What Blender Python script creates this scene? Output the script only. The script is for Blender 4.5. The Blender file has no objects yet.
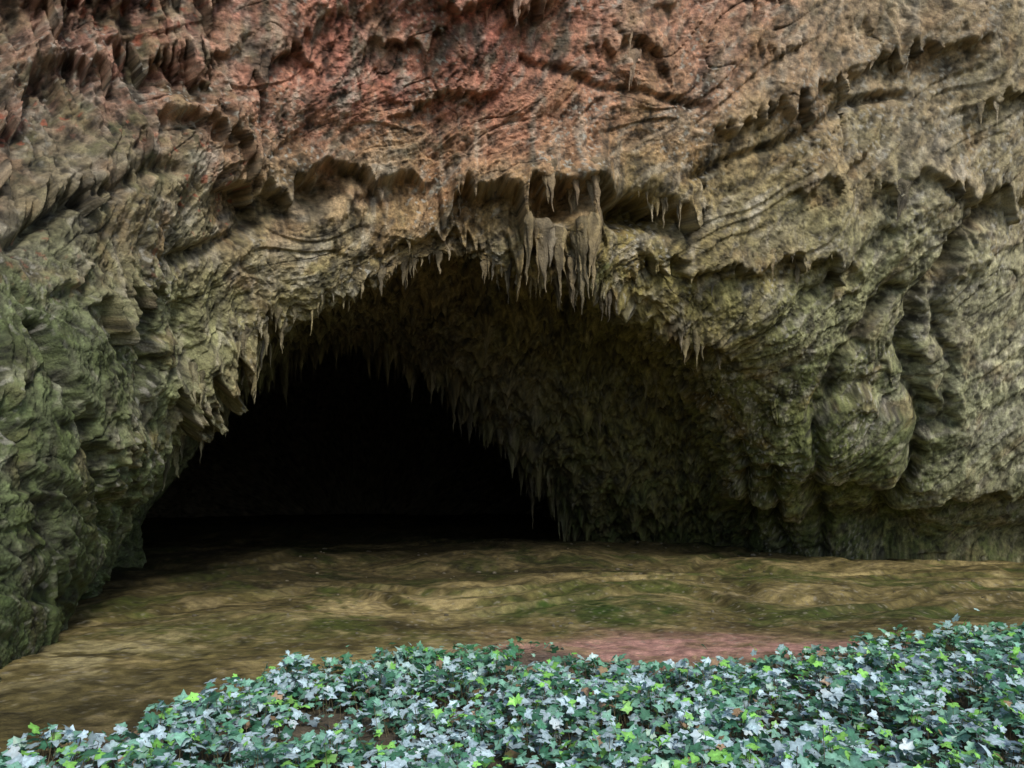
import bpy, math, time
import numpy as np
T0=time.time()
RES=1.0
rng=np.random.default_rng(7)
F=796.0; EYE=2.0; HOR=490.0; CX=512.0   # image pixels and estimated depth to world: eye height and angular scale

# ------------------------------------------------------------ noise
_perm=np.random.default_rng(11).permutation(256).astype(np.int32)
_g=np.random.default_rng(12).normal(size=(256,3)).astype(np.float32)
_g/=np.linalg.norm(_g,axis=1)[:,None]
def gnoise(P,seed=0):
    P=np.asarray(P,dtype=np.float32)
    out=np.empty(P.shape[0],np.float32)
    CH=65536
    for s in range(0,P.shape[0],CH):
        p=P[s:s+CH]+seed*17.37
        i=np.floor(p); f=p-i; i=i.astype(np.int32)&255
        u=f*f*f*(f*(f*6-15)+10)
        x0,y0,z0=i[:,0],i[:,1],i[:,2]
        r=[]
        for dx in (0,1):
            hx=_perm[(x0+dx)&255]
            for dy in (0,1):
                hy=_perm[(hx+y0+dy)&255]
                for dz in (0,1):
                    g=_g[_perm[(hy+z0+dz)&255]]
                    r.append(g[:,0]*(f[:,0]-dx)+g[:,1]*(f[:,1]-dy)+g[:,2]*(f[:,2]-dz))
        a=r[0]+(r[1]-r[0])*u[:,2]; b=r[2]+(r[3]-r[2])*u[:,2]
        c=r[4]+(r[5]-r[4])*u[:,2]; d=r[6]+(r[7]-r[6])*u[:,2]
        e=a+(b-a)*u[:,1]; h=c+(d-c)*u[:,1]
        out[s:s+CH]=(e+(h-e)*u[:,0])*1.6
    return out
def fbm(P,o,seed=0,gain=.5,lac=2.03):
    a=1.;s=0.;t=0.
    for k in range(o):
        s=s+a*gnoise(P*(lac**k),seed+k); t+=a; a*=gain
    return s/t
def ridged(P,o,seed=0,gain=.5,lac=2.1):
    a=1.;s=0.;t=0.
    for k in range(o):
        n=1-np.abs(gnoise(P*(lac**k),seed+k))*1.6
        s=s+a*n; t+=a; a*=gain
    return s/t
def sstep(a,b,x):
    t=np.clip((x-a)/(b-a),0,1); return t*t*(3-2*t)
def h1(c,seed):
    x=np.sin(c*127.1+seed*311.7)*43758.5453
    return x-np.floor(x)
def spike1(u,cell,seed,power=1.4):
    c=np.floor(u/cell); v=np.zeros_like(u)
    for k in (-1,0,1):
        ce=(c+k+h1(c+k,seed))*cell; w=cell*(.35+.55*h1(c+k,seed+1)); h=h1(c+k,seed+2)**2.2
        v=np.maximum(v,h*np.clip(1-np.abs(u-ce)/w,0,1)**power)
    return v
def spike2(x,y,cell,seed,power=1.5):
    cx=np.floor(x/cell); cy=np.floor(y/cell); v=np.zeros_like(x)
    for a in (-1,0,1):
        for b in (-1,0,1):
            k=(cx+a)+(cy+b)*57.0
            px=(cx+a+h1(k,seed))*cell; py=(cy+b+h1(k,seed+1))*cell
            h=h1(k,seed+2)**2; w=cell*(.45+.4*h1(k,seed+3))
            v=np.maximum(v,h*np.clip(1-np.hypot(x-px,y-py)/w,0,1)**power)
    return v
def s2l(c):
    c=np.asarray(c,float)/255.; return np.where(c<=.04045,c/12.92,((c+.055)/1.055)**2.4)

# ------------------------------------------------------------ helpers
def link(ob):
    bpy.context.scene.collection.objects.link(ob); return ob
def mesh_np(name,V,Fc,mat,smooth=True,attrs={}):
    me=bpy.data.meshes.new(name); k=Fc.shape[1]
    me.vertices.add(len(V)); me.vertices.foreach_set('co',np.ascontiguousarray(V,dtype=np.float32).ravel())
    me.loops.add(Fc.size); me.loops.foreach_set('vertex_index',Fc.astype(np.int32).ravel())
    me.polygons.add(len(Fc)); me.polygons.foreach_set('loop_start',np.arange(0,Fc.size,k,dtype=np.int32))
    me.polygons.foreach_set('use_smooth',np.full(len(Fc),smooth))
    for n,(kind,dat) in attrs.items():
        at=me.attributes.new(n,kind,'POINT')
        if kind=='FLOAT_COLOR':
            d=np.ones((len(V),4),np.float32); d[:,:3]=dat; at.data.foreach_set('color',d.ravel())
        else: at.data.foreach_set('value',np.asarray(dat,np.float32))
    me.update(calc_edges=True)
    me.materials.append(mat)
    ob=bpy.data.objects.new(name,me); return link(ob)
def gridfaces(n,m):
    i=np.arange(n-1)[:,None]; j=np.arange(m-1)[None,:]
    a=(i*m+j); return np.stack([a,a+m,a+m+1,a+1],-1).reshape(-1,4)

class NT:
    def __init__(s,name):
        s.m=bpy.data.materials.new(name); s.m.use_nodes=True; s.t=s.m.node_tree; s.t.nodes.clear()
        s.out=s.n('ShaderNodeOutputMaterial'); s.b=s.n('ShaderNodeBsdfPrincipled'); s.l(s.b.outputs[0],s.out.inputs[0])
    def n(s,ty,**k):
        x=s.t.nodes.new(ty)
        for a,b in k.items(): setattr(x,a,b)
        return x
    def l(s,a,b): s.t.links.new(a,b)
    def attr(s,name,o='Color'):
        return s.n('ShaderNodeAttribute',attribute_name=name).outputs[o]
    def noise(s,sc,det=6,rough=.6,vec=None,dist=0):
        x=s.n('ShaderNodeTexNoise'); x.inputs['Scale'].default_value=sc; x.inputs['Detail'].default_value=det
        x.inputs['Roughness'].default_value=rough; x.inputs['Distortion'].default_value=dist
        if vec is not None: s.l(vec,x.inputs['Vector'])
        return x.outputs['Fac']
    def mr(s,v,a,b,c,d):
        x=s.n('ShaderNodeMapRange'); s.l(v,x.inputs[0])
        for i,q in enumerate((a,b,c,d)): x.inputs[i+1].default_value=q
        return x.outputs[0]
    def scale(s,col,f):
        x=s.n('ShaderNodeVectorMath',operation='SCALE'); s.l(col,x.inputs[0])
        if hasattr(f,'links'): s.l(f,x.inputs['Scale'])
        else: x.inputs['Scale'].default_value=f
        return x.outputs[0]
    def mapping(s,sc,rot=(0,0,0)):
        tc=s.n('ShaderNodeTexCoord'); m=s.n('ShaderNodeMapping'); s.l(tc.outputs['Object'],m.inputs[0])
        m.inputs['Scale'].default_value=sc; m.inputs['Rotation'].default_value=rot
        return m.outputs[0]
    def bump(s,h,st,dist,prev=None):
        x=s.n('ShaderNodeBump'); x.inputs['Strength'].default_value=st; x.inputs['Distance'].default_value=dist
        s.l(h,x.inputs['Height'])
        if prev is not None: s.l(prev,x.inputs['Normal'])
        return x.outputs[0]

def earth_material(name,sc1,sc2,st,dist,r0,r1,spec):
    t=NT(name); P=t.mapping((1,1,1))
    n=t.noise(sc1,3,.7,P)
    c=t.scale(t.attr('Col'),t.mr(n,.3,.7,.66,1.34))
    t.l(c,t.b.inputs['Base Color'])
    t.l(t.mr(n,.3,.7,r0,r1),t.b.inputs['Roughness'])
    t.b.inputs['Specular IOR Level'].default_value=spec
    t.l(t.bump(t.noise(sc2,5,.75,P),st,dist),t.b.inputs['Normal'])
    return t.m

# ------------------------------------------------------------ cliff + cave loft
rings=[
 [(-900,900,4.6),(-1300,500,4.6),(-1300,100,5),(-1200,-500,6),(-900,-900,9),(-300,-1000,13),(200,-1000,16),(512,-1000,18),(900,-1000,19),(1500,-1000,18),(2000,-500,17),(2200,0,16),(2250,300,16),(2300,590,16)],
 [(-250,760,6.0),(-350,560,6.5),(-400,300,7),(-380,0,8),(-300,-250,8.8),(-50,-400,10.5),(250,-450,12),(512,-450,13),(780,-450,14),(1100,-400,14.5),(1400,-200,15),(1500,150,16),(1500,400,17),(1450,585,17)],
 [(-20,700,7.6),(-40,560,8.3),(-60,400,8.8),(-50,200,9.8),(-40,20,11.0),(120,-60,12.2),(300,-70,13.4),(480,-60,14.2),(680,-60,15.2),(880,-60,16),(1080,50,17),(1100,250,18.5),(1090,440,20),(1080,562,22)],
 [(40,640,10.6),(50,520,11.2),(80,400,11.6),(130,280,12.5),(190,180,13.3),(270,130,14.2),(370,110,15),(480,110,15.5),(610,130,16),(730,180,16.8),(850,270,18),(890,370,19.2),(905,470,20.7),(900,560,22.5)],
 [(62,592,15.6),(82,550,15.4),(116,486,15.4),(180,412,15.5),(254,346,15.6),(330,300,15.7),(395,275,15.9),(455,262,16.1),(530,275,16.3),(610,290,17),(680,330,18.3),(725,400,20),(745,480,22),(750,553,25)],
 [(44,580,18),(62,530,18.5),(88,458,18.5),(152,382,18.5),(222,320,18.5),(300,280,18.5),(375,258,18.7),(450,250,19),(535,280,19.5),(600,320,20.2),(648,372,21.5),(685,430,23),(705,490,24.5),(710,550,26.5)],
 [(150,566,21),(150,520,22),(185,465,23),(225,405,23),(270,360,23),(315,335,23),(360,338,23),(400,350,23),(440,375,23),(485,412,24),(520,450,25),(548,490,26),(570,520,27),(585,545,28)],
 [(100,541,31),(90,500,31),(110,440,31),(160,370,32),(230,325,32),(300,305,32),(360,300,32),(410,310,32),(460,330,32),(510,365,32),(560,400,32),(590,450,32),(605,500,32),(610,540,32)],
 [(180,529,44),(185,505,44),(200,470,44),(225,440,45),(260,425,45),(300,412,46),(350,408,46),(400,412,46),(440,420,45),(480,432,45),(510,452,44),(530,480,44),(540,510,44),(545,529,44)],
 [(360,560,49)]*14,
]
seg=[40,70,270,270,130,210,70,70,50]
def W(u,v,d): return ((u-CX)/F*d, d, EYE+(HOR-v)/F*d)
C=[]
for ir,r in enumerate(rings):
    q=[W(*p) for p in r]
    if ir==len(rings)-1:
        C.append([q[0]]*16); continue
    a=list(q[0]); a[2]=-1.2; b=list(q[-1]); b[2]=-1.2
    q[0]=(q[0][0],q[0][1],0.0); q[-1]=(q[-1][0],q[-1][1],0.0)
    C.append([tuple(a)]+q+[tuple(b)])
C=np.array(C)
def cr(A,counts):
    out=[];n=A.shape[0]
    for i in range(n-1):
        p0=A[max(i-1,0)];p1=A[i];p2=A[i+1];p3=A[min(i+2,n-1)]
        k=counts[i]; t=(np.arange(k)/k).reshape(-1,*([1]*(A.ndim-1)))
        out.append(.5*((2*p1)+(-p0+p2)*t+(2*p0-5*p1+4*p2-p3)*t*t+(-p0+3*p1-3*p2+p3)*t**3))
    out.append(A[-1:]); return np.concatenate(out,0)
seg=[int(s*RES) for s in seg]
S1=cr(C,seg)
st=[8]+[int(100*RES)]*13+[8]
S=cr(S1.transpose(1,0,2),st).transpose(1,0,2)
n,m=S.shape[:2]
ri=np.cumsum([0]+seg)
rc=np.concatenate([i+np.arange(k)/k for i,k in enumerate(seg)]+[[len(seg)]])
RC=np.repeat(rc[:,None],m,1).ravel().astype(np.float32)
sc=np.concatenate([i+np.arange(k)/k for i,k in enumerate(st)]+[[len(st)]])
SC=np.repeat(sc[None,:],n,0).ravel().astype(np.float32)
di=np.gradient(S,axis=0); dj=np.gradient(S,axis=1)
N=np.cross(di,dj); N/=np.linalg.norm(N,axis=2)[:,:,None]+1e-9
P=S.reshape(-1,3).astype(np.float32); N=N.reshape(-1,3).astype(np.float32)
def uv(P):
    y=np.maximum(P[:,1],1.); return CX+F*P[:,0]/y, HOR-F*(P[:,2]-EYE)/y
U,V=uv(P)
front=RC<5.2
disp=np.zeros(len(P),np.float32)
w=np.stack([gnoise(P*.45,s) for s in (1,2,3)],1)
Q=P+w*.55
disp+=.38*gnoise(Q*.26,5)+.15*gnoise(Q*.6,6)
ang=math.radians(42); a=np.array([math.cos(ang),0,math.sin(ang)]); b=np.array([-math.sin(ang),0,math.cos(ang)])
L1=np.stack([Q@a*.34,Q[:,1]*.7,Q@b*1.1],1)
rough_=np.clip(.58+1.0*gnoise(P*.33,19)+.15*sstep(420,100,U),.12,1.2)*(1-.55*sstep(640,840,U))
r1=ridged(L1,3,20,.5)
disp+=.26*rough_*(r1-.55)
fa=ridged(L1*2.7+3,4,30,.58)
disp+=.11*rough_*(fa-.5)
fa2=ridged(L1*8.5+1,2,35,.6)
disp+=.036*(.3+rough_)*(fa2-.5)
q=gnoise(L1*1.1+9,33)*2.2; qs=np.floor(q)+sstep(.42,.58,q-np.floor(q))
disp+=.08*(qs-q)
tl=np.exp(-((U-110)/110)**2-((V-70)/110)**2)
fm=np.clip(.3+gnoise(P*.3,40)*1.2,0,1)*np.where(U<420,1.2,.6)+1.3*np.exp(-((RC-4.9)/.9)**2)+1.5*tl
Fq=np.stack([Q[:,0]*1.9,Q[:,1]*1.9,Q[:,2]*.26],1)
fl=ridged(Fq,4,41,.55)
disp+=.23*fm*(fl-.5)
rib=ridged(np.stack([RC*5.5+.25*w[:,0],SC*.55,.4*w[:,1]],1),3,45,.55)
disp+=.45*sstep(4.05,4.5,RC)*sstep(6.4,5.9,RC)*sstep(7.5,9.5,SC)*(rib-.5)
cr_n=np.abs(gnoise(L1*1.3+31,50)); crack=1-sstep(0,.025,cr_n)
cr2=1-sstep(0,.04,np.abs(gnoise(Q*1.9+7,52)))
crmask=np.clip(.3+gnoise(P*.5,51)*1.5,0,1)
disp-=.07*crack*crmask+.05*cr2*(1-crmask)*rough_
# ---- ledges with dripping fringes
ledges=[
 ([(440,186),(480,190),(520,196),(560,196),(600,190),(650,196),(705,208)],.5,.6,60,34,52,14),
 ([(300,178),(360,172),(430,180)],.3,.35,40,24,30,13),
 ([(505,222),(545,238),(575,240),(605,232)],.6,.45,35,30,74,13),
 ([(640,250),(690,268),(765,268)],.28,.28,30,20,24,11),
 ([(755,256),(800,266),(860,258)],.3,.3,30,24,26,11),
 ([(700,135),(760,110),(800,92),(850,70),(910,48),(985,40)],.24,.18,40,24,46,14),
 ([(870,182),(920,178),(960,186),(1030,190)],.26,.16,36,24,50,14),
 ([(590,38),(625,40),(650,52),(672,62)],.22,.2,26,18,56,13),
 ([(-60,125),(0,95),(60,55),(110,60),(170,48),(205,38)],.3,.2,46,26,110,17),
 ([(-60,0),(20,-15),(90,-5),(160,-20),(230,-10)],.3,.2,50,26,100,19),
 ([(140,128),(190,118),(240,138),(262,150)],.3,.24,36,26,95,15),
 ([(215,185),(260,182),(300,175),(335,190)],.25,.5,30,30,24,13),
 ([(155,392),(200,362),(240,335),(285,305)],.4,.28,40,20,76,15),
 ([(650,318),(680,335),(735,352)],.32,.3,30,20,50,12),
 ([(80,300),(120,285),(160,268)],.28,.22,30,20,56,14),
 ([(20,200),(70,180),(110,190)],.28,.22,30,20,66,14),
 ([(420,-10),(480,-2),(520,2),(560,-4)],.4,.25,30,20,46,15),
 ([(350,45),(400,38),(450,20)],.2,.2,26,18,50,15),
 ([(370,245),(430,240),(480,232)],.25,.3,26,18,32,12),
 ([(240,55),(290,45),(310,60)],.3,.25,28,18,80,16),
 ([(780,190),(830,172),(870,150)],.2,.12,26,18,30,12),
 ([(960,110),(1000,95),(1040,90)],.22,.16,26,18,50,14),
 ([(380,120),(440,96),(500,86)],.2,.15,26,18,24,11),
 ([(800,478),(850,470),(900,478)],.4,.5,30,20,4,20),
 ([(870,512),(960,492),(1060,488)],.5,.6,30,40,4,30),
 ([(720,500),(790,512),(830,505)],.3,.4,30,40,6,20),
 ([(808,410),(860,398),(908,404)],-.12,.45,22,40,3,20),
]
ledges[-1]=([(808,410),(860,398),(908,404)],-.25,-.35,16,60,3,20)   # top edge of the big block: block stands proud below
for k in range(52):
    x=rng.uniform(-40,1040); y=rng.uniform(-40,450); L=rng.uniform(10,38)
    f_=.6 if x>720 else 1
    ledges.append(([(x-L,y+rng.uniform(0,20)),(x,y),(x+L,y-rng.uniform(0,40))],rng.uniform(.07,.18)*f_,rng.uniform(.04,.13)*f_,20,12,rng.uniform(14,44),rng.uniform(7,13)))
wob=gnoise(P*1.1,60)*13+gnoise(P*3.3,61)*6
cell_off=gnoise(P*.8,62)*12
drip=np.zeros(len(P),np.float32)
spm=np.clip(.75+1.3*gnoise(P*.9,63),.1,1.2)
for li,(pl,A_,B_,w1,w2,sh,scell) in enumerate(ledges):
    xs=[p[0] for p in pl]; ys=[p[1] for p in pl]
    mk=np.where(front&(U>xs[0]-10)&(U<xs[-1]+10)&(V>min(ys)-150)&(V<max(ys)+180))[0]
    if len(mk)==0: continue
    u=U[mk]; line=np.interp(u,xs,ys)+wob[mk]
    sp=(spike1(u+cell_off[mk]*.5,scell,li*7.3)+.35*spike1(u,scell*.45,li*7.3+3))*spm[mk]
    dv=V[mk]-line-sp*sh
    edge=sstep(xs[0]-8,xs[0]+22,u)*(1-sstep(xs[-1]-22,xs[-1]+8,u))
    s=1/(1+np.exp(-np.clip(dv/1.6,-30,30)))
    ridge_=.10*sp*sstep(-sh*1.2-5,0,dv)*(1-s)
    disp[mk]+=edge*((1-s)*A_*np.exp(np.minimum(dv,0)/w1)*(1-.25*np.exp(np.minimum(dv,0)/6.))+ridge_-s*B_*np.exp(-np.maximum(dv,0)/w2))
    if A_>0: drip[mk]=np.maximum(drip[mk],edge*(1-s)*np.exp(np.minimum(dv,0)/(8+.4*sh)))
# ---- hollows and bulges
for (cu,cv,ru,rv,am) in [(640,212,26,18,-.9),(552,206,22,12,-.6),(240,205,34,20,-.45),(322,190,20,14,-.4),(862,438,44,36,.35),(636,228,18,14,.35),
    (110,470,40,90,.4),(60,560,30,60,.35),(205,395,34,36,.4),(985,400,50,120,.35),(790,470,28,40,.35),(430,292,16,14,-.5),(870,535,40,16,-.8),(1010,545,30,12,-.5),
    (930,200,26,34,.35),(180,330,10,30,-.5),(300,100,50,34,.3),(560,90,60,40,.25),(780,330,50,50,.3),(120,180,36,40,.3),(590,210,16,40,.5)]:
    g=((U-cu)/ru)**2+((V-cv)/rv)**2
    disp+=np.where(front,am*np.exp(-g*.7),0)
def pdist(pl,u,v):
    best=np.full(len(u),1e9,np.float32)
    for (x1,y1),(x2,y2) in zip(pl[:-1],pl[1:]):
        dx,dy=x2-x1,y2-y1; t=np.clip(((u-x1)*dx+(v-y1)*dy)/(dx*dx+dy*dy),0,1)
        best=np.minimum(best,np.hypot(u-x1-t*dx,v-y1-t*dy))
    return best
groov=np.zeros(len(P),np.float32)
for pl,wd,am in [([(985,205),(950,250),(915,300),(905,350),(925,420),(905,470),(880,510)],10,-.6),([(950,240),(935,300),(945,360),(940,420)],6,-.28),
    ([(890,285),(860,330),(835,370),(815,420),(812,480)],8,-.4),([(745,440),(748,500),(742,560)],6,-.35),([(775,460),(780,555)],6,-.3),([(820,490),(825,555)],7,-.35),
    ([(30,330),(60,420),(70,520)],8,-.35),([(150,300),(130,400),(95,500)],8,-.35),([(0,250),(60,210),(120,180),(170,170)],8,-.22),([(0,420),(30,500),(30,600)],8,-.3),
    ([(760,330),(800,300),(850,270),(880,235)],6,-.22),([(180,260),(230,240),(250,220)],8,-.3),([(690,180),(760,150),(840,110),(900,95)],5,-.2),([(520,60),(600,90),(690,110)],5,-.18)]:
    uu=U+wob*.8; vv=V+cell_off*.8
    gg=np.where(front,np.exp(-(pdist(pl,uu,vv)/wd)**2),0)
    disp+=am*gg; groov=np.maximum(groov,gg)
m1=ridged(Q*np.array([2.6,2.6,1.5],np.float32),3,70,.55)
disp+=.05*rough_*(m1-.5)
fine=fbm(P*5.5,4,80,.66)
disp+=.055*fine
disp*=np.where(RC>8.,np.clip(9-RC,0,1),1)
PD=P+N*disp[:,None]
lipn=np.clip(.4+1.5*gnoise(P*.55,64),.1,1.2)
lip=np.exp(-((RC-4.05)/.16)**2)*sstep(2.5,4,SC)*(1-sstep(10.2,11.5,SC))*lipn
cur=np.exp(-((RC-6.0)/.22)**2)*sstep(3.5,5,SC)+.8*np.exp(-((RC-7.2)/.5)**2)*sstep(2.5,4,SC)
mid=.5*np.exp(-((RC-5.3)/.5)**2)
sg=spike2(PD[:,0],PD[:,1],.42,3)*.95+spike2(PD[:,0]+5,PD[:,1],.19,9)*.5
PD[:,2]-=((lip*.95+cur*1.3+mid)*sg).astype(np.float32)
U2,V2=uv(PD)
print('disp',time.time()-T0)

# ---- colours (albedo, with cave shade painted in)
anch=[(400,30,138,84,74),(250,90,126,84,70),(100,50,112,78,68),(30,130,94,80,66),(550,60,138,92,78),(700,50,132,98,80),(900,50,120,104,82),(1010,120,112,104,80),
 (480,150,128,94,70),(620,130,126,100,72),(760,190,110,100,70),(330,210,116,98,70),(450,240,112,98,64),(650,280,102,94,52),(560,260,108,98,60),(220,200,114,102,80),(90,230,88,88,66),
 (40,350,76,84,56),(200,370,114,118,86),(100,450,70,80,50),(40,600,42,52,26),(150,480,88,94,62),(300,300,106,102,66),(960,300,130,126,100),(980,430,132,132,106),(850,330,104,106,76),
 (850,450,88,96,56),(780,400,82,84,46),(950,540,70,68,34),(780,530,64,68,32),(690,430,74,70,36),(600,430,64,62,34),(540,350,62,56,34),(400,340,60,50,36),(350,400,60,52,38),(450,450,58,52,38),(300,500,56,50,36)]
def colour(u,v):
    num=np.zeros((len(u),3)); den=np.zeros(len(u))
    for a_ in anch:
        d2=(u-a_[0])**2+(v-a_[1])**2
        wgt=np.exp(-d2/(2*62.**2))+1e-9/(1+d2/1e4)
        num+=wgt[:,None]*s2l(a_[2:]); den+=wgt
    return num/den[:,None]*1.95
cw=gnoise(P*.7,90)*45; cw2=gnoise(P*.7,91)*45
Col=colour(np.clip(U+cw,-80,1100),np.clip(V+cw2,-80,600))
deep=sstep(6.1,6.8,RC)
Col=Col*(1-.3*sstep(5.2,6.0,RC)*(1-deep))[:,None]  # interior rock darkened: cave shade put into its colour
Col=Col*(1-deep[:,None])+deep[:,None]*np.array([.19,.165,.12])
def mixr(Cc,f,c): f=np.clip(f,0,1)[:,None]; return Cc*(1-f)+f*np.array(c)
Vs_=P*np.array([1,1,.12],np.float32)
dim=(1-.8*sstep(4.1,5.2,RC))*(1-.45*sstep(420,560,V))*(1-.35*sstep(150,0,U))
Col=mixr(Col,.42*sstep(.1,.5,gnoise(P*1.6,92))*sstep(330,60,V)*sstep(700,350,U),(.32,.11,.085))
Col=mixr(Col,.36*sstep(.05,.45,fbm(L1*1.5,3,94))*dim,(.34,.32,.25))
Col=mixr(Col,.55*sstep(.12,.4,fbm(L1*4.+3,3,97,.6))*dim,(.42,.39,.32))
Col=mixr(Col,.5*sstep(.08,.4,fbm(Q*1.1,4,140,.6))*dim,(.20,.11,.04))
Col=mixr(Col,.7*sstep(.10,.38,fbm(Vs_*2.2,4,150,.6))*(1-deep),(.035,.032,.022))
Col=mixr(Col,.5*sstep(.12,.4,fbm(Vs_*3.4+9,4,155,.6))*dim,(.42,.38,.30))
Col=mixr(Col,.65*sstep(.08,.38,fbm(Q*2.7,4,160,.62))*(1-.6*deep),(.05,.045,.03))
moss=np.clip(.24+.9*sstep(400,560,V)+.5*np.exp(-((U-880)/90)**2-((V-410)/60)**2)+.7*sstep(280,0,U)*sstep(200,420,V)+.9*np.exp(-((U-620)/60)**2-((V-265)/14)**2)+.6*np.exp(-((U-120)/30)**2-((V-160)/30)**2)+.5*tl,0,1)*(1-deep)
mfac=moss*sstep(-.12,.28,fbm(P*1.8,4,170,.65))
Col=mixr(Col,.75*mfac,(.065,.088,.022))
Col=mixr(Col,drip*.35*dim,(.36,.27,.16))
sp_=fbm(P*11,3,180,.75)
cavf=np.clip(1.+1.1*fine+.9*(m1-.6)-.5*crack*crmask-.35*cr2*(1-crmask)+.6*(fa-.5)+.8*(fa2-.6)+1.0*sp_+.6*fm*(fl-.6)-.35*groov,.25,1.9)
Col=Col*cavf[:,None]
speck=sstep(.42,.55,gnoise(P*9,190))*sstep(.1,.4,gnoise(P*.6,191)+.15)*sstep(350,250,U)*sstep(330,200,V)
Col=mixr(Col,speck*.8,(.36,.11,.06))
Col=mixr(Col,.75*sstep(.36,.5,gnoise(P*13,193))*dim*sstep(-.1,.3,gnoise(P*.7,194)),(.48,.46,.39))
rockmat=earth_material('limestone',34,15,.9,.07,.42,.85,.45)
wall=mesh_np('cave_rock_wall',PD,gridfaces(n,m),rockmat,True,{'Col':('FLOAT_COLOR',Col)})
print('wall',time.time()-T0)

# ------------------------------------------------------------ stalactites
SV=[];SF=[];SCo=[];off=0
def stal(p,L,r,col,seed):
    global off
    rr=np.random.default_rng(seed); ns,nt=12,18
    t=np.linspace(0,1,nt)[:,None]; th=np.linspace(0,2*np.pi,ns,endpoint=False)[None,:]
    up=.3*L+.12
    prof=r*(np.maximum((1-t)**rr.uniform(.8,1.3),.04)+.25*np.exp(-t*5))*(1+.16*np.sin(t*rr.uniform(6,16)+rr.uniform(0,6)))*sstep(-.12,.12,t)
    fl_=1+.28*np.sin(th*rr.integers(2,4)+rr.uniform(0,6)+t*2.)+.12*np.sin(th*5+t*9)+rr.normal(0,.07,(nt,ns))
    bx=rr.normal(0,.08)*L; by=rr.normal(0,.05)*L
    fx=rr.uniform(.8,1.9)
    x=p[0]+prof*fl_*np.cos(th)*fx+bx*t**2; y=p[1]+prof*fl_*np.sin(th)+by*t**2+.06; z=p[2]+up-(L+up)*t+0*th
    v=np.stack([x+0*z,y+0*z,z],-1).reshape(-1,3)
    i=np.arange(nt-1)[:,None]; j=np.arange(ns)[None,:]
    f=np.stack([i*ns+j,i*ns+(j+1)%ns,(i+1)*ns+(j+1)%ns,(i+1)*ns+j],-1).reshape(-1,4)+off
    SV.append(v);SF.append(f);SCo.append(np.repeat(col[None]*rr.uniform(.7,1.15),len(v),0)); off+=len(v)
def at(u,v):
    k=np.where((np.abs(U2-u)<4)&(np.abs(V2-v)<4)&(RC<8))[0]
    if len(k)==0: return None
    return k[np.argmin(PD[k,1])]
Cs_=Col*.5+.5*np.array([.16,.13,.08])*np.clip(Col.mean(1)/.13,.3,1.2)[:,None]
sd=0
for pl,cnt,l0,l1 in [([(530,240),(560,252),(580,248),(605,238)],24,16,66),([(535,280),(560,285),(580,272)],14,8,36),([(455,192),(500,200)],6,8,24),([(545,185),(600,192)],12,12,50),
   ([(640,195),(680,205)],9,8,32),([(755,262),(850,265)],12,6,20),([(670,330),(725,360)],11,8,34),([(890,190),(935,190)],5,12,34),([(480,0),(545,2)],6,14,36),
   ([(860,72),(920,52)],4,12,30),([(965,100),(1000,100)],3,12,28),([(395,250),(470,250)],9,8,22),([(620,50),(650,62)],5,12,32),([(690,290),(760,280)],6,8,18),([(190,390),(250,340),(330,300)],20,8,34)]:
    for k in range(cnt):
        sd+=1; t=rng.uniform(0,len(pl)-1); i=int(min(t,len(pl)-2)); t-=i
        u=pl[i][0]*(1-t)+pl[i+1][0]*t+rng.normal(0,3); v=pl[i][1]*(1-t)+pl[i+1][1]*t+rng.normal(0,6)
        k_=at(u,v)
        if k_ is None: continue
        d=PD[k_,1]; Lm=(l0+(l1-l0)*rng.random()**1.8)*d/F
        stal(PD[k_],Lm,rng.uniform(.05,.10)*Lm+.03,Cs_[k_],sd)
def ringfringe(row,s0,s1,cnt,l0,l1,jit,thr=-9):
    global sd
    for k in range(cnt):
        sd+=1; s=rng.uniform(s0,s1); jx=int(np.searchsorted(sc,s)); r_=int(np.clip(row+rng.integers(-jit,jit+1),0,n-1))
        if math.sin(s*5.3)+math.sin(s*12.1+1)*.7+rng.normal(0,.3)<thr: continue
        kk=r_*m+min(jx,m-1); Lm=l0+(l1-l0)*rng.random()**3.4
        stal(PD[kk],Lm,.08*Lm+.02,Cs_[kk],sd)
ringfringe(ri[4],3.2,10.4,360,.05,.7,26,-.1)
ringfringe(ri[5]+30,4,12,150,.15,.8,70)
ringfringe(ri[6],4.0,13.0,230,.12,1.1,24)
ringfringe(ri[7]-20,4.0,13.0,120,.3,1.3,30)
SV=np.concatenate(SV);SF=np.concatenate(SF);SCo=np.concatenate(SCo)
SV[:,0]+=gnoise(SV*7,3)*.035; SV[:,1]+=gnoise(SV*7,4)*.035
SCo*=np.clip(1+.9*gnoise(SV*np.array([8,8,3.]),5),.35,1.5)[:,None]
mesh_np('stalactites',SV,SF,rockmat,True,{'Col':('FLOAT_COLOR',SCo)})
print('stal',time.time()-T0)

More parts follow.
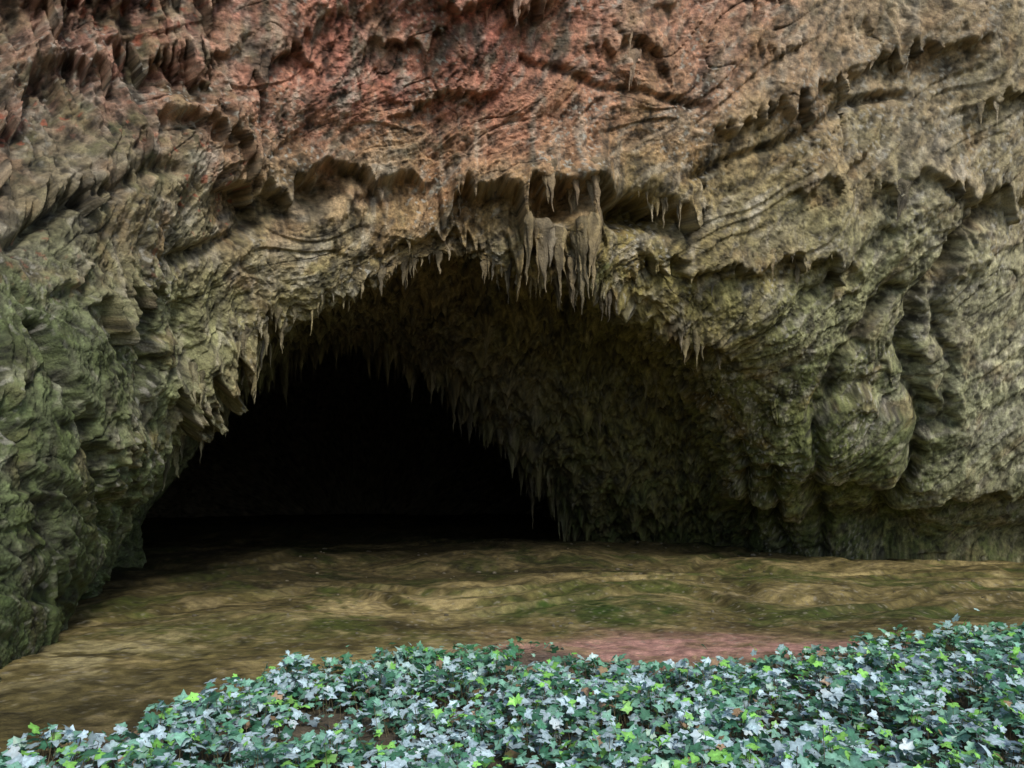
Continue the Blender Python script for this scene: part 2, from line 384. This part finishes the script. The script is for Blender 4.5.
# ------------------------------------------------------------ ground
bx=[-9,-6,-3.5,-2.5,-1.9,-1,-.2,.6,1.2,2,3,4,5.5,8,12]; by=[3.6,4.3,5.5,7,8,9.2,9.7,9.6,8.7,8.3,8.5,8.7,9,9.5,10]
def G(x,y,fine_=True):
    p=np.stack([x,y,0*x],1)
    z=.18*gnoise(p*np.array([.14,.28,1]),100)*sstep(8,14,y)
    mound=sstep(11.5,7.5,y)*(.09+.085*np.maximum(x-1.8,0)**1.0*sstep(30,8,x))
    z+=mound*sstep(-12,4,y)*1.0
    s=(y-.35*x)*.3+gnoise(p*.3,101)*1.6
    z+=.14*(np.floor(s)+sstep(.25,.5,s-np.floor(s))-s)*sstep(10,14,y)
    z+=.38*np.exp(-((y-25.5)/2.2)**2-((x-1)/5.)**2)+.3*np.exp(-((y-22)/2.5)**2-((x+7)/2.)**2)+.5*sstep(27,38,y)
    if fine_:
        z+=.06*fbm(p*1.1,3,102,.55)+.028*fbm(p*4,4,106,.62)
    z+=9*sstep(-9,-48,y)+4*sstep(-12,-40,y)*gnoise(p*.06,103)  # unseen rise behind the camera, added to block low sky light
    return z
xs=np.concatenate([np.linspace(-160,-26,40)[:-1],np.linspace(-26,-12,60)[:-1],np.linspace(-12,16,760)[:-1],np.linspace(16,30,60)[:-1],np.linspace(30,160,40)])
ys=np.concatenate([np.linspace(-140,-5,90)[:-1],np.linspace(-5,4,60)[:-1],np.linspace(4,14,420)[:-1],np.linspace(14,30,420)[:-1],np.linspace(30,60,80)[:-1],np.linspace(60,200,30)])
X,Y=np.meshgrid(xs,ys,indexing='ij'); x=X.ravel();y=Y.ravel(); z=G(x,y)
gp=np.stack([x,y,z],1)
p2=np.stack([x,y,0*x],1)
gc=np.repeat(s2l((104,94,56))[None],len(x),0)*1.0
def mixc(f,c,k=1.0):
    global gc
    f=np.clip(f,0,1)[:,None]; gc=gc*(1-f)+f*s2l(c)*k
wx=np.stack([gnoise(p2*.4,115),gnoise(p2*.4,116),0*x],1)
Sd=np.stack([x*.45,(y-.3*x)*.62,0*x],1)+.9*wx
nA=fbm(Sd*.7,5,120,.66); nB=fbm(p2*1.6+wx,4,220,.7)
mixc(sstep(0,.3,nA)*.9,(156,140,94))
mixc(sstep(.03,.33,-nA)*.75,(62,56,30))
mixc(sstep(-.1,.25,fbm(p2*.55+wx*.5,5,125,.66))*sstep(8,12,y)*.8,(70,82,32))
mixc(sstep(.1,.35,nB)*.5,(164,148,106))
mixc(sstep(.08,.33,-nB)*.6,(46,42,22))
mixc(1.0*np.exp(-(((x-1.0-.8*gnoise(p2,3))/1.9)**2+((y-13.3-.5*gnoise(p2*1.3,4))/1.4)**2)**2)*(.75+1.2*fbm(p2*2,4,5,.65)),(52,70,24))
mixc(.9*np.exp(-(((x-5.8-.8*gnoise(p2,13))/1.8)**2+((y-13.0-.4*gnoise(p2*1.3,14))/.8)**2)**2)*(.75+1.2*fbm(p2*2,4,6,.65)),(54,66,26))
mixc(.9*np.exp(-((x+2.2)/2.6)**2-((y-14.2)/2.0)**2)*sstep(-.15,.2,fbm(Sd*1.6,4,260,.65)),(178,160,112))
mixc(.9*np.exp(-((x+5.0)/1.0)**2-((y-9.3)/1.6)**2)*sstep(-.1,.15,fbm(p2*1.6,4,261,.65)),(172,160,116))
pk=np.exp(-((x-2.2-.5*gnoise(p2*1.1,7))/2.3)**4-((y-9.7+.8*gnoise(p2*.9,8))/1.1)**2)*(.95+1.7*fbm(p2*1.8,5,230,.7))
mixc(pk*1.0,(172,132,120),1.15)
bound=np.interp(x,bx,by)
mixc(sstep(.5,-.5,y-bound)*.85,(92,84,74))
cave_shade=sstep(15,22,y-.45*np.minimum(x-2,0)*1.)  # mask for shade painted on the floor toward the cave
gc*=(1-.65*cave_shade*sstep(9,-1,x)-.3*sstep(19,24,y)*sstep(-1,9,x))[:,None]  # painted floor shade, stronger on the left side
mixc(sstep(-6,-12,y),(60,70,36))
gc*=np.clip(1+1.3*fbm(p2*5,4,240,.74),.4,1.8)[:,None]
grit=sstep(.5,.62,gnoise(p2*14,250))*sstep(6,8,y); gc=gc*(1-.5*grit[:,None])+.5*grit[:,None]*np.array([.32,.29,.22])*np.clip(1-cave_shade,.3,1)[:,None]
gm=earth_material('clay_soil',45,18,.8,.04,.6,.95,.25)
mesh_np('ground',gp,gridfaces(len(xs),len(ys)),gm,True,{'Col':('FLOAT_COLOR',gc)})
print('ground',time.time()-T0)

# ------------------------------------------------------------ loose stones
def stones():
    nst=300; Vs=[];Fs=[];Cs=[];o=0
    import bmesh
    bm=bmesh.new(); bmesh.ops.create_icosphere(bm,subdivisions=2,radius=1)
    bv=np.array([v.co[:] for v in bm.verts]); bf=np.array([[v.index for v in f.verts] for f in bm.faces]); bm.free()
    for k in range(nst):
        if k<230: x_=rng.uniform(-6,10); y_=rng.uniform(8.5,20); s=.008+.025*rng.random()**4
        else: x_=rng.uniform(-6,13); y_=rng.uniform(19,26); s=.02+.06*rng.random()**3
        zz=G(np.array([x_]),np.array([y_]))[0]
        v=bv*np.array([rng.uniform(.7,1.4),rng.uniform(.7,1.2),rng.uniform(.45,.9)])*s
        v=v*(1+.3*gnoise(bv*1.4+k*3.1,2))[:,None]
        v=v+np.array([x_,y_,zz+s*.2]); Vs.append(v);Fs.append(bf+o);o+=len(v)
        Cs.append(np.repeat((np.array([.17,.15,.10])*rng.uniform(.4,1.3))[None],len(v),0))
    mesh_np('loose_stones',np.concatenate(Vs),np.concatenate(Fs),rockmat,True,{'Col':('FLOAT_COLOR',np.concatenate(Cs))})
stones()

# ------------------------------------------------------------ ivy
def ivy():
    outl=np.array([(0,0),(.2,-.17),(.40,-.08),(.40,.12),(.60,.36),(.30,.44),(.18,.66),(0,.98),(-.18,.66),(-.30,.44),(-.60,.36),(-.40,.12),(-.40,-.08),(-.2,-.17)])
    lv=np.concatenate([[(0,.3)],outl]); rad=np.hypot(lv[:,0],lv[:,1]-.3)
    lz=-.28*rad**2; lz[[4,10]]-=.02; lz[0]=-.04; lz[7]-=.06
    lz+=.12*np.abs(lv[:,0])
    no=len(outl)
    lf=np.array([[0,1+i,1+(i+1)%no] for i in range(no)])
    NL=54000
    x=rng.uniform(-7,9.5,NL*2); y=4.0+6.9*rng.random(NL*2)
    p=np.stack([x,y,0*x],1)
    bd=np.interp(x,bx,by)+.4*gnoise(p*1.1,200)+.3*gnoise(p*3,201)
    dens=sstep(.2,-.6,y-bd)
    hole=np.exp(-((x-1.1)/1.5)**2-((y-8.7-.2*gnoise(p*1.5,207))/.6)**2)*1.6
    hole=np.maximum(hole,np.exp(-((x+1.5)/.45)**2-((y-6.05)/.4)**2)*1.1)
    dens=np.clip(dens-hole,0,1)
    clump=gnoise(p*2.1,202)+.5*gnoise(p*5,203)
    dens*=np.clip(.7+1.0*clump,.08,1)
    dens*=np.clip(1.25-.05*y,0,1)
    keep=(rng.random(len(x))<dens)&(np.abs(x)<y*.80+1.0)
    x=x[keep];y=y[keep];dens=dens[keep];clump=clump[keep]
    N_=len(x); print('ivy leaves',N_)
    hmax=(.06+.17*dens*np.clip(1+1.5*clump,.15,2.2))
    lay=rng.random(N_)**.6
    z=G(x,y,False)+.03+hmax*lay
    size=rng.uniform(.05,.105,N_)*np.where(rng.random(N_)<.25,.6,1)
    yaw=rng.uniform(0,2*np.pi,N_)
    tilt=rng.normal(.5,.38,N_); tdir=rng.normal(-np.pi/2,1.4,N_)
    sh=rng.random(N_)<.02; z[sh]+=rng.uniform(.03,.17,sh.sum())
    cy,sy=np.cos(yaw),np.sin(yaw)
    lx=lv[None,:,0]*size[:,None]*rng.uniform(.85,1.1,N_)[:,None]; ly=(lv[None,:,1]-.3)*size[:,None]; curl=rng.uniform(.4,1.9,N_)
    lzz=lz[None]*size[:,None]*curl[:,None]
    X_=lx*cy[:,None]-ly*sy[:,None]; Y_=lx*sy[:,None]+ly*cy[:,None]
    ax=np.stack([-np.sin(tdir),np.cos(tdir)],1); ct,s_=np.cos(tilt)[:,None],np.sin(tilt)[:,None]
    kx,ky=ax[:,0:1],ax[:,1:2]
    dot=(kx*X_+ky*Y_)*(1-ct)
    Xr=X_*ct+(ky*lzz)*s_+kx*dot; Yr=Y_*ct-(kx*lzz)*s_+ky*dot; Zr=lzz*ct+(kx*Y_-ky*X_)*s_
    Vv=np.stack([Xr+x[:,None],Yr+y[:,None],Zr+z[:,None]],-1).reshape(-1,3)
    Ff=(lf[None]+np.arange(N_)[:,None,None]*len(lv)).reshape(-1,3)
    k=rng.random(N_)
    dark=np.array([.06,.19,.11]); midc=np.array([.18,.38,.28]); pale=np.array([.44,.58,.64]); lite=np.array([.25,.58,.12]); dead=np.array([.30,.20,.12])  # pale carries the leaves' sky sheen as painted colour
    col=np.where((k<.22)[:,None],dark,np.where((k<.50)[:,None],midc,np.where((k<.88)[:,None],pale,np.where((k<.985)[:,None],lite,dead))))
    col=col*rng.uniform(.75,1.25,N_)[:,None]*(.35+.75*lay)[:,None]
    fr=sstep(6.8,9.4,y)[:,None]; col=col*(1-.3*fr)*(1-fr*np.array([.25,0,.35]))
    vein=np.ones(len(lv)); vein[0]=1.3; vein[[4,7,10]]=.9
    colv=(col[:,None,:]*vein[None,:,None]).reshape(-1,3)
    t=NT('ivy_leaf'); c=t.attr('Col'); c=t.scale(c,t.mr(t.noise(45,2,.6,t.mapping((1,1,1))),.3,.7,.75,1.25))
    t.l(c,t.b.inputs['Base Color']); t.b.inputs['Roughness'].default_value=.38; t.b.inputs['Specular IOR Level'].default_value=.6
    tr=t.n('ShaderNodeBsdfTranslucent'); t.l(t.scale(c,1.2),tr.inputs[0]); mx=t.n('ShaderNodeMixShader'); mx.inputs[0].default_value=.12
    t.l(t.b.outputs[0],mx.inputs[1]); t.l(tr.outputs[0],mx.inputs[2]); t.l(mx.outputs[0],t.out.inputs[0])
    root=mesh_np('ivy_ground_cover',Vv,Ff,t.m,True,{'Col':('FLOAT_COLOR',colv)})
    ns=9000; pick=rng.integers(0,N_,ns); top=np.stack([x[pick],y[pick],z[pick]],1)
    bot=top+np.stack([rng.normal(0,.05,ns),rng.normal(0,.05,ns),-(z[pick]-G(x[pick],y[pick],False))],1)
    r=.0022; an=np.array([0,2.09,4.19]); o3=np.stack([np.cos(an),np.sin(an),0*an],1)*r
    VV=np.concatenate([top[:,None]+o3[None],bot[:,None]+o3[None]*1.4],1).reshape(-1,3)
    q=np.array([[0,1,4,3],[1,2,5,4],[2,0,3,5]]); FF=(q[None]+np.arange(ns)[:,None,None]*6).reshape(-1,4)
    t=NT('ivy_stem'); t.b.inputs['Base Color'].default_value=(.12,.10,.05,1); t.b.inputs['Roughness'].default_value=.7
    s=mesh_np('stems',VV,FF,t.m,True); s.parent=root
ivy()
print('ivy',time.time()-T0)

# ------------------------------------------------------------ light, world, camera
EL=42; AZ=24
w_=bpy.data.worlds.new('World'); bpy.context.scene.world=w_; w_.use_nodes=True
nt=w_.node_tree; bg=nt.nodes['Background']; sky=nt.nodes.new('ShaderNodeTexSky'); sky.sky_type='NISHITA'; sky.sun_disc=False
sky.sun_elevation=math.radians(EL); sky.sun_rotation=math.radians(180-AZ); sky.air_density=1; sky.dust_density=1.5; sky.ozone_density=1
nt.links.new(sky.outputs[0],bg.inputs[0]); bg.inputs[1].default_value=.15
sl=bpy.data.lights.new('sun','SUN'); sl.energy=2.5; sl.angle=math.radians(14); sl.color=(1,.95,.86)
so=link(bpy.data.objects.new('sun',sl)); so.rotation_euler=(math.radians(90-EL),0,math.radians(AZ)); so.location=(0,-5,30)
cd=bpy.data.cameras.new('camera'); cd.lens=28; cd.sensor_width=36; cd.shift_y=(HOR-384)/1024; cd.clip_end=1000
co=link(bpy.data.objects.new('camera',cd)); co.location=(0,0,EYE); co.rotation_euler=(math.radians(90),0,0)
sc_=bpy.context.scene; sc_.camera=co
sc_.view_settings.view_transform='Standard'; sc_.view_settings.look='None'; sc_.view_settings.exposure=0
print('done',time.time()-T0)
